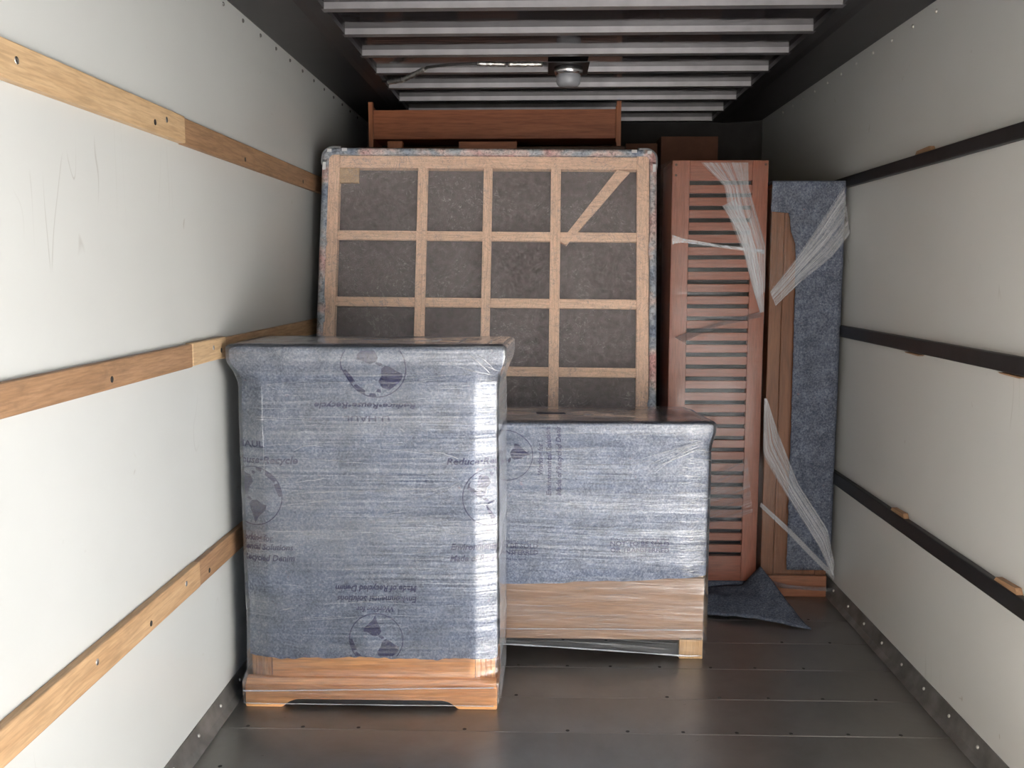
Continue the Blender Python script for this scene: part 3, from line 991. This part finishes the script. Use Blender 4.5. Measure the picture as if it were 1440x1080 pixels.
for k in range(9):       # fan pulled from the top corner
    L2.append((0.58 + rnd.uniform(-0.03, 0.03), 0.83 + rnd.uniform(-0.03, 0.04), rnd.uniform(0.25, 0.45), 0.80 - rnd.uniform(0.02, 0.10), rnd.choice((0.0010, 0.0016)), 0.0))
creases(covf2, film2, L2, 0.0028)

# ================================================================== box spring leaning back
BS = thing('box_spring', 'box spring leaning with its wooden slat frame showing through the dust cover', 'box spring', (0, 0, 0))
HW, HT, TH = 0.752, 2.028, 0.19
def bb_(name, mat, *a, **k):
    return B(name, mat, BS, *a, **k)
t = MB()
def rrect(hw, z0, z1, r, n=6):
    pts = []
    for cx, cz, a0 in ((hw - r, z0 + r, -PI / 2), (hw - r, z1 - r, 0), (-hw + r, z1 - r, PI / 2), (-hw + r, z0 + r, PI)):
        for k in range(n + 1):
            a = a0 + PI / 2 * k / n
            pts.append((cx + r * math.cos(a), cz + r * math.sin(a)))
    return pts
outer, inner = rrect(HW, 0.0, HT, 0.05), rrect(HW - 0.030, 0.03, HT - 0.030, 0.03)
# padded fabric border: ring with rounded front lip
R_ = [[(p[0], TH, p[1]) for p in outer], [(p[0], 0.012, p[1]) for p in outer],
      [((p[0] * 0.993), 0.002, HT / 2 + (p[1] - HT / 2) * 0.995) for p in outer], [(p[0], 0.0, p[1]) for p in inner], [(p[0], 0.03, p[1]) for p in inner]]
t.grid([[Vector(q) for q in r] for r in R_], None, True)
t.build('border_fabric', 'floral', BS)
bb_('padding', 'padding', -HW + 0.004, HW - 0.004, 0.062, TH, 0.004, HT - 0.004)
# ticking edge pieces that overlap the frame (folded fabric)
FZ = 0.010
bb_('frame_rail', 'frame_z', -HW + 0.028, -HW + 0.080, FZ, FZ + 0.042, 0.03, HT - 0.032, 0.002)
bb_('frame_rail', 'frame_z', HW - 0.088, HW - 0.034, FZ, FZ + 0.042, 0.03, HT - 0.032, 0.002)
bb_('frame_rail', 'frame_x', -HW + 0.08, HW - 0.088, FZ + 0.001, FZ + 0.042, HT - 0.092, HT - 0.036, 0.002)
bb_('frame_rail', 'frame_x', -HW + 0.08, HW - 0.088, FZ + 0.001, FZ + 0.042, 0.03, 0.09, 0.002)
ups = [(-0.318, -0.272), (-0.022, 0.018), (0.280, 0.325)]
for a, b in ups:
    bb_('slat', 'frame_z', a, b, FZ, FZ + 0.020, 0.09, HT - 0.090, 0.002)
cols = [-HW + 0.08] + [q for u in ups for q in u] + [HW - 0.088]
for zc in (0.39, 0.705, 1.023, 1.327, 1.628):
    for k in range(4):
        a, b = cols[2 * k], cols[2 * k + 1]
        bb_('cross_slat', 'frame_x', a, b, FZ + 0.003, FZ + 0.022, zc - 0.021, zc + 0.021, 0.002)
t = MB()
t.prism([(0.325, 1.605), (0.352, 1.590), (0.632, 1.925), (0.575, 1.935)], FZ + 0.001, FZ + 0.024, 'y')
t.build('corner_brace', 'frame_x', BS)
t = MB()
t.box(-0.672, -0.585, FZ + 0.004, FZ + 0.02, HT - 0.16, HT - 0.092)
t.build('corner_block', 'pale_y', BS)
# dust cover sheet with slight sag
rows = []
for i in range(41):
    z = 0.022 + (HT - 0.042) * i / 40
    rows.append([Vector((-HW + 0.022 + (2 * HW - 0.044) * j / 40, 0.003 + 0.003 * noise.noise(Vector((j * 0.3, i * 0.3, 0))) , z)) for j in range(41)])
t = MB()
t.grid(rows, lambda a, b: (b / 40, a / 40))
t.build('dust_cover', 'cover', BS)
# folded-over ticking flaps along the edges
for sgn in (-1, 1):
    n = 60
    r0, r1 = [], []
    for i in range(n + 1):
        z = 0.06 + (HT - 0.12) * i / n
        wv = 0.030 + 0.016 * noise.noise(Vector((i * 0.22, sgn * 3, 1))) + 0.012 * noise.noise(Vector((i * 0.9, sgn * 5, 1)))
        r0.append(Vector((sgn * (HW - 0.006), -0.001, z)))
        r1.append(Vector((sgn * (HW - max(0.012, wv)), -0.003, z)))
    t = MB()
    t.grid([r0, r1], None)
    t.build('edge_flap', 'floral', BS, solid=0.002)
n = 60
r0, r1 = [], []
for i in range(n + 1):
    x = -HW + 0.05 + (2 * HW - 0.1) * i / n
    wv = 0.024 + 0.008 * noise.noise(Vector((i * 0.3, 9, 1)))
    r0.append(Vector((x, -0.001, HT - 0.006)))
    r1.append(Vector((x, -0.003, HT - wv)))
t = MB()
t.grid([r0, r1], None)
t.build('edge_flap', 'floral', BS, solid=0.002)
for sgn in (-1, 1):      # plastic corner guards
    pts = []
    r = 0.052
    cx, cz = sgn * (HW - 0.05), HT - 0.05
    t = MB()
    ro, ri, rb = [], [], []
    for k in range(-3, 13):
        a = PI / 2 * k / 9
        if k < 0:
            q = (sgn * (r * 1.0), k * 0.012)
        elif k > 9:
            q = (-sgn * (k - 9) * 0.012, r)
        else:
            q = (sgn * r * math.cos(a), r * math.sin(a))
        ro.append(Vector((cx + q[0], -0.002, cz + q[1])))
        ri.append(Vector((cx + q[0] * 0.86, -0.005, cz + q[1] * 0.86)))
        rb.append(Vector((cx + q[0] * 1.01, 0.06, cz + q[1] * 1.01)))
    t.grid([ri, ro, rb], None)
    cgd = t.build('corner_guard', 'film_rope', BS, solid=0.002)
    for (dx, dz, w, h) in ((-sgn * 0.052, 0.036, 0.012, 0.007), (sgn * 0.016, 0.032, 0.010, 0.007), (sgn * 0.037, -0.04, 0.007, 0.018)):
        B('white_tab', 'guard', cgd, cx + dx - w, cx + dx + w, -0.0075, -0.0045, cz + dz - h, cz + dz + h, 0.001)
BS.location = (-0.253, 3.885, 0.010)
BS.rotation_euler = (-math.atan(0.42 / 2.0), 0.010, 0)

# ================================================================== slatted panel unit standing on end
SX0, SX1, SY = 0.562, 0.970, 4.11
su_ = thing('slatted_unit', 'tall reddish slatted furniture panel on end, wrapped in loose film', 'slatted panel', ((SX0 + SX1) / 2, 4.25, 0.062))
ZB, ZT = 0.064, 1.914
stile_l = B('stile', 'cherry_z', su_, SX0, 0.637, SY, SY + 0.03, ZB, ZT, 0.002)
stile_r = B('stile', 'cherry_z', su_, 0.903, SX1, SY, SY + 0.03, ZB, ZT, 0.002)
B('rail', 'cherry_x', su_, 0.637, 0.903, SY + 0.001, SY + 0.03, 1.829, ZT, 0.002)
z = 1.829 - 0.0175
sl = None
while z - 0.036 > 0.142:
    if sl is None:
        sl = B('slat', 'cherry_x', su_, 0.637, 0.903, SY + 0.002, SY + 0.020, z - 0.0352, z, 0.002)
        zz = z
    else:
        inst(sl, su_, (0, 0, z - zz))
    z -= 0.0527
B('rail', 'cherry_x', su_, 0.637, 0.903, SY + 0.001, SY + 0.03, ZB, z, 0.002)
B('back_panel', 'dark', su_, SX0 + 0.01, SX1 - 0.01, SY + 0.06, SY + 0.075, ZB, ZT - 0.02)
B('side_panel', 'cherry_z', su_, SX0, SX0 + 0.02, SY + 0.03, SY + 0.30, ZB, ZT - 0.02, 0.002)
B('side_panel', 'cherry_z', su_, SX1 - 0.02, SX1, SY + 0.03, SY + 0.30, ZB, ZT - 0.02, 0.002)
B('end_panel', 'cherry_x', su_, SX0, SX1, SY + 0.03, SY + 0.30, ZT - 0.02, ZT, 0.002)
for (x, z) in ((SX0 + 0.016, 1.896), (SX0 + 0.016, 1.852), (SX1 - 0.012, 1.896)):
    t = MB()
    t.lathe([(0.0055, 0), (0.0055, 0.0015)], 0, 0, 10)
    bmesh.ops.transform(t.bm, matrix=Matrix.Translation((x, SY + 0.0003, z)) @ Matrix.Rotation(PI / 2, 4, 'X'), verts=t.bm.verts[:])
    t.build('plug', 'darkwood', stile_r if x > 0.8 else stile_l)

# loose film on it: a single sheet plus gathered fans
def sheet(px_rows, Y, ncol, nrow, pleat, mat, seed=0.0, name='film_fan', parent=None, ydir=-1, amp_pow=1.0):
    """px_rows: list of ((xl,yl),(xr,yr)) picture points on the plane at depth Y, first to last along the length"""
    rows, m = [], len(px_rows)
    for i in range(nrow + 1):
        f = i / nrow * (m - 1)
        k = min(int(f), m - 2)
        fr = f - k
        fr = fr * fr * (3 - 2 * fr) * 0.35 + fr * 0.65
        L = at(*px_rows[k][0], Y).lerp(at(*px_rows[k + 1][0], Y), fr)
        R = at(*px_rows[k][1], Y).lerp(at(*px_rows[k + 1][1], Y), fr)
        row = []
        for j in range(ncol + 1):
            u = j / ncol
            p = L.lerp(R, u)
            h = abs(noise.noise(Vector((u * ncol * 0.23 + seed, i / nrow * 1.5, seed)))) + 0.4 * noise.noise(Vector((u * ncol * 0.7, i / nrow * 2, seed + 4)))
            p.y += ydir * (0.003 + pleat * (0.5 + h))
            row.append(p)
        rows.append(row)
    t = MB()
    t.grid(rows, lambda a, b: (b / ncol, a / nrow))
    return t.build(name, mat, parent)
fl1 = thing('stretch_wrap', 'loose stretch wrap streaking diagonally over the slatted panel', 'plastic wrap', ((SX0 + SX1) / 2, SY - 0.005, 0.10))
wr = []
for i in range(60):
    z = 0.08 + (1.915 - 0.08) * i / 59
    row = []
    for (x, y) in [(SX0 - 0.035, SY + 0.30), (SX0 - 0.03, SY + 0.2), (SX0 - 0.02, SY + 0.1), (SX0 - 0.006, SY - 0.002)] + [(SX0 + (SX1 - SX0) * k / 20, SY - 0.004) for k in range(1, 20)] + [(SX1 + 0.003, SY - 0.002)]:
        row.append(Vector((x + 0.002 * noise.noise(Vector((z * 6, y * 9, 2))), y - 0.0035 * abs(noise.noise(Vector((x * 9, z * 9, 1)))), z)))
    wr.append(row)
t = MB()
t.grid(wr, lambda a, b: (b * 0.024, wr[a][0].z))
t.build('film_sheet', 'film_thin', fl1)
sheet([((985, 229), (1052, 229)), ((1018, 262), (1052, 262)), ((1026, 310), (1062, 296)), ((1046, 360), (1076, 345)), ((1062, 420), (1075, 410))], SY - 0.006, 30, 26, 0.010, 'film_fan', 2.0, parent=fl1)
sheet([((1015, 290), (1034, 280)), ((1040, 330), (1056, 325)), ((1056, 400), (1072, 396)), ((1068, 440), (1074, 438))], SY - 0.010, 14, 22, 0.008, 'film_fan', 5.0, parent=fl1)
sheet([((945, 330), (945, 344)), ((958, 335), (958, 341)), ((1010, 344), (1010, 348)), ((1074, 351), (1074, 357))], SY - 0.008, 6, 20, 0.004, 'film_rope', 8.0, parent=fl1)
sheet([((948, 474), (962, 482)), ((968, 466), (976, 474)), ((1010, 453), (1014, 458)), ((1068, 438), (1070, 446))], SY - 0.008, 8, 20, 0.005, 'film_fan', 11.0, parent=fl1)
sheet([((980, 690), (960, 740)), ((1010, 660), (1000, 740)), ((1050, 640), (1058, 720))], SY - 0.008, 26, 16, 0.006, 'film_fan', 14.0, parent=fl1)
fl1['label'] = 'loose stretch wrap streaking diagonally over the slatted panel'

# folded pad under it
t = MB()
rows = []
for i in range(9):
    f = i / 8
    rows.append([Vector((SX0 - 0.01 + (SX1 - SX0 + 0.02) * j / 20, SY - 0.012 + f * 0.30, 0.058 + 0.004 * noise.noise(Vector((j * 0.4, i * 0.5, 0))))) for j in range(21)])
rows = [[Vector((p.x, p.y - 0.006, 0.004)) for p in rows[0]], [Vector((p.x, p.y - 0.010, 0.03)) for p in rows[0]]] + rows + [[Vector((p.x, p.y, 0.004)) for p in rows[-1]]]
t.grid(rows, None)
p3 = t.build('moving_blanket', 'denim3', None, ((SX0 + SX1) / 2, SY + 0.13, 0.0), solid=0.006)
tag(p3, 'dark denim pad folded flat under the foot of the slatted panel', 'blanket')

# ================================================================== tall cabinet by the right wall
KX0, KX1, KY = 0.986, 1.276, 4.09
kab = thing('tall_cabinet', 'tall amber-oak cabinet half covered by a pad, beside the shaded wall', 'cabinet', ((KX0 + KX1) / 2, 4.27, 0))
B('carcass', 'amber_z', kab, KX0 + 0.004, KX1, KY + 0.02, KY + 0.38, 0.0, 1.80)
B('stile', 'amber_z', kab, KX0, KX0 + 0.055, KY + 0.002, KY + 0.022, 0.10, 1.80, 0.003)
kpn = B('panel', 'amber_z', kab, KX0 + 0.058, KX1 - 0.05, KY + 0.009, KY + 0.022, 0.10, 1.80, 0.003)
B('beading', 'amber_z', kpn, KX0 + 0.056, KX0 + 0.064, KY + 0.003, KY + 0.022, 0.10, 1.80, 0.002)
B('stile', 'amber_z', kab, KX1 - 0.05, KX1, KY + 0.002, KY + 0.022, 0.10, 1.80, 0.003)
B('plinth', 'amber_x', kab, KX0 - 0.004, KX1 + 0.003, KY - 0.004, KY + 0.022, 0.0, 0.098, 0.005)
B('top', 'amber_x', kab, KX0 - 0.003, KX1 + 0.004, KY - 0.002, KY + 0.384, 1.795, 1.812, 0.004)
def xl(z):
    pts = [(0.0, 1.098), (0.13, 1.098), (1.05, 1.094), (1.50, 1.090), (1.56, 1.086), (1.615, 1.066), (1.675, 1.060), (1.69, 1.052), (1.695, 0.98), (2.5, 0.98)]
    for (a, b), (c, d) in zip(pts, pts[1:]):
        if a <= z <= c:
            return b + (d - b) * (z - a) / max(1e-6, c - a) + 0.004 * noise.noise(Vector((z * 30, 2, 1)))
    return 0.98
t = MB()
rows = []
RZ = [0.128 + (1.69 - 0.128) * i / 60 for i in range(61)] + [1.697, 1.72, 1.75, 1.78, 1.80, 1.815, 1.821, 1.823, 1.823, 1.823]
BK = {len(RZ) - 3: 0.008, len(RZ) - 2: 0.10, len(RZ) - 1: 0.36}
for i, z in enumerate(RZ):
    row = []
    a = xl(z)
    for j in range(41):
        s_ = a + (KX1 + 0.30 - a) * (j / 40)
        flare = 0.010 * max(0, (z - 1.74) / 0.08)
        if s_ < KX1 + 0.004:
            p = Vector((s_, KY - 0.010 - flare, z))
        else:
            d = s_ - KX1 - 0.004
            p = Vector((KX1 + 0.010 + flare * 0.6 + min(d, 0.004), KY - 0.010 - flare + d, z))
        p.y -= 0.003 * noise.noise(Vector((p.x * 8, z * 5, 3)))
        if i in BK:
            p.y = max(p.y, KY - 0.012 + BK[i])
            p.x = min(p.x, KX1 + 0.012)
        row.append(p)
    rows.append(row)
t.grid(rows, None)
p4 = t.build('moving_blanket', 'denim2', None, ((KX0 + KX1) / 2, 4.08, 0.128), solid=0.005)
tag(p4, 'slate-blue denim pad hanging down the front of the tall cabinet', 'blanket')
fl2 = thing('stretch_wrap', 'loose stretch wrap gathered in diagonal fans across the tall cabinet', 'plastic wrap', ((KX0 + KX1) / 2, KY - 0.02, 0.05))
sheet([((1186, 262), (1194, 330)), ((1150, 318), (1168, 362)), ((1112, 372), (1126, 396)), ((1082, 410), (1090, 430))], KY - 0.020, 34, 24, 0.010, 'film_fan', 21.0, parent=fl2)
sheet([((1084, 262), (1184, 262)), ((1084, 300), (1150, 318)), ((1082, 350), (1110, 372)), ((1080, 405), (1086, 412))], KY - 0.016, 20, 20, 0.004, 'film_thin', 24.0, parent=fl2)
sheet([((1074, 560), (1078, 560)), ((1072, 640), (1094, 610)), ((1108, 700), (1122, 680)), ((1152, 770), (1162, 742)), ((1170, 812), (1173, 792))], KY - 0.020, 24, 26, 0.009, 'film_fan', 27.0, parent=fl2)
sheet([((1068, 712), (1070, 706)), ((1110, 752), (1114, 746)), ((1172, 816), (1174, 808))], KY - 0.018, 6, 20, 0.003, 'film_fan', 31.0, parent=fl2)
sheet([((1070, 812), (1070, 822)), ((1110, 822), (1110, 828)), ((1172, 826), (1172, 832))], KY - 0.012, 6, 14, 0.003, 'film_fan', 33.0, parent=fl2)
sheet([((1068, 640), (1105, 640)), ((1066, 720), (1105, 720)), ((1064, 812), (1172, 824))], KY - 0.010, 14, 14, 0.003, 'film_thin', 35.0, parent=fl2)

# ================================================================== pad corner lying on the floor
def lerp3(a, b, f):
    return Vector(a).lerp(Vector(b), f)
front = [(0.60, 3.90, 0.012), (0.72, 3.83, 0.012), (0.80, 3.80, 0.02), (0.887, 3.775, 0.020), (0.99, 3.73, 0.014), (1.10, 3.690, 0.006)]
mid = [(0.60, 3.98, 0.03), (0.72, 3.95, 0.045), (0.80, 3.94, 0.05), (0.90, 3.93, 0.055), (0.985, 3.90, 0.07), (1.085, 3.735, 0.010)]
back = [(0.60, 4.085, 0.03), (0.72, 4.083, 0.038), (0.80, 4.08, 0.045), (0.90, 4.065, 0.06), (0.977, 4.045, 0.150), (1.078, 3.83, 0.012)]
def poly(P, f):
    f *= len(P) - 1
    k = min(int(f), len(P) - 2)
    return lerp3(P[k], P[k + 1], f - k)
rows = []
for i in range(17):
    v = i / 16
    row = []
    for j in range(41):
        u = j / 40
        a, b, c = poly(front, u), poly(mid, u), poly(back, u)
        p = a.lerp(b, v * 2) if v < 0.5 else b.lerp(c, v * 2 - 1)
        p.z += 0.006 * noise.noise(Vector((p.x * 16, p.y * 16, 0))) * min(1.0, p.z / 0.02)
        p.z = max(p.z, 0.005)
        row.append(p)
    rows.append(row)
t = MB()
t.grid(rows, None)
p5 = t.build('moving_blanket', 'denim3', None, (0.85, 3.9, 0.0), solid=0.008)
tag(p5, 'crumpled pad corner spilling onto the floor in front of the two tall pieces', 'blanket')

# ================================================================== stacked at the back
wd = thing('wardrobe', 'dark wooden wardrobe standing behind the box spring', 'wardrobe', (-0.24, 5.0, 0))
B('body', 'darkwood', wd, -0.90, 0.40, 4.80, 5.30, 0.0, 2.035)
B('door', 'darkwood', wd, -0.88, -0.26, 4.785, 4.80, 0.05, 2.0, 0.004)
B('door', 'darkwood', wd, -0.24, 0.38, 4.785, 4.80, 0.05, 2.0, 0.004)
B('cornice', 'darkwood', wd, -0.92, 0.42, 4.77, 5.31, 2.035, 2.062, 0.006)
sh = thing('wall_shelf', 'reddish-oak shelf with upright ends lying on top of the stack', 'shelf', (-0.23, 4.92, 2.063))
fbd = MB().prism([(4.815, 2.104), (4.815, 2.247), (4.833, 2.250), (4.833, 2.104)], -0.843, 0.378, 'x', 0.002).build('front_board', 'shelf_x', sh)
B('shelf_board', 'shelf_x', sh, -0.843, 0.378, 4.833, 5.05, 2.104, 2.122)
B('lip', 'shelf_x', fbd, -0.843, 0.378, 4.809, 4.817, 2.104, 2.117, 0.002)
for (xa, xb) in ((-0.863, -0.841), (0.376, 0.398)):
    prof = [(4.80, 2.063), (5.06, 2.063), (5.06, 2.20)]
    for k in range(13):
        a = k / 12
        prof.append((5.04 - 0.20 * a, 2.215 + 0.045 * math.sin(a * PI / 2) + 0.008 * math.sin(a * 9)))
    prof += [(4.822, 2.284), (4.80, 2.284)]
    t = MB()
    t.prism(prof, xa, xb, 'x')
    t.build('end_board', 'shelf_y', sh)
B('cleat', 'shelf_y', sh, 0.372, 0.388, 4.803, 4.815, 2.085, 2.26, 0.002)

pn = thing('wood_board', 'short reddish board end peeking over the middle of the box spring', 'board', (-0.26, 4.62, 0))
B('face_board', 'shelf_x', pn, -0.395, -0.115, 4.61, 4.632, 0.0, 2.064, 0.002)
B('batten', 'shelf_x', pn, -0.395, -0.115, 4.632, 4.652, 1.9, 2.060)
po = thing('wood_post', 'narrow wooden post end peeking over the box spring near the brighter wall', 'post', (-0.7, 4.63, 0))
B('shaft', 'shelf_y', po, -0.735, -0.668, 4.60, 4.65, 0.0, 2.03, 0.004)
B('cap', 'shelf_y', po, -0.738, -0.665, 4.597, 4.653, 2.03, 2.066, 0.004)
def carton(x0, x1, y0, y1, z0, z1, label):
    r = thing('carton', label, 'box', ((x0 + x1) / 2, (y0 + y1) / 2, z0), 'cartons stacked at the front of the truck')
    B('body', 'carton', r, x0, x1, y0, y1, z0, z1 - 0.004)
    B('flap', 'carton', r, x0, x1, y0, (y0 + y1) / 2 - 0.002, z1 - 0.004, z1)
    B('flap', 'carton', r, x0, x1, (y0 + y1) / 2 + 0.002, y1, z1 - 0.004, z1)
    B('tape', 'tan_x', r, x0 - 0.0006, x1 + 0.0006, (y0 + y1) / 2 - 0.024, (y0 + y1) / 2 + 0.024, z1, z1 + 0.0006)
    return r
carton(0.611, 0.898, 4.9, 5.35, 1.07, 2.124, 'tall brown carton in shadow above the slatted panel')
carton(0.600, 0.905, 4.88, 5.36, 0.0, 1.07, 'brown carton under the tall shadowed carton, mostly hidden')
carton(0.435, 0.594, 4.92, 5.3, 1.05, 2.093, 'narrow brown carton beside the shelf end, top just showing')
carton(0.430, 0.596, 4.90, 5.3, 0.0, 1.05, 'narrow brown carton under its twin behind the box spring')

# ================================================================== ceiling lamp and cable
lm = thing('dome_light', 'round grey dome light fixed to the roof bows', 'ceiling light', (0.118, 4.2, 2.325))
B('mounting_plate', 'black', lm, 0.03, 0.206, 4.10, 4.36, 2.3205, 2.3245, 0.001)
bez = MB().lathe([(0.062, 2.3205), (0.062, 2.300), (0.056, 2.288), (0.05, 2.286)], 0.118, 4.2, 32).build('bezel', 'chrome', lm)
MB().lathe([(0.052, 2.290), (0.054, 2.270), (0.050, 2.250), (0.040, 2.241), (0.02, 2.238)], 0.118, 4.2, 32).build('lens', 'lens', bez)
cb = thing('electric_cable', 'black lamp cable taped along the roof with silver foil', 'cable', (-0.25, 4.2, 2.315))
pts = [(-0.735, 4.46, 2.316), (-0.69, 4.43, 2.312), (-0.62, 4.33, 2.300), (-0.55, 4.24, 2.304), (-0.49, 4.165, 2.317), (-0.40, 4.12, 2.318), (-0.27, 4.09, 2.316), (-0.12, 4.095, 2.314), (-0.02, 4.10, 2.316), (0.026, 4.105, 2.316)]
shth = MB().tube(pts, 0.006, 8).build('sheath', 'cable', cb)
def foil(a, b, r):
    n = 12
    A, Bv = Vector(a), Vector(b)
    q = [A.lerp(Bv, k / n) for k in range(n + 1)]
    MB().tube(q, [r * (1 + 0.35 * noise.noise(Vector((k * 0.9, r * 99, 3)))) for k in range(n + 1)], 7).build('foil_tape', 'foil', shth)
foil((-0.70, 4.44, 2.311), (-0.615, 4.325, 2.299), 0.012)
foil((-0.61, 4.318, 2.299), (-0.50, 4.178, 2.314), 0.011)
foil((-0.27, 4.09, 2.315), (-0.15, 4.094, 2.313), 0.010)
foil((-0.14, 4.095, 2.313), (0.005, 4.103, 2.314), 0.011)
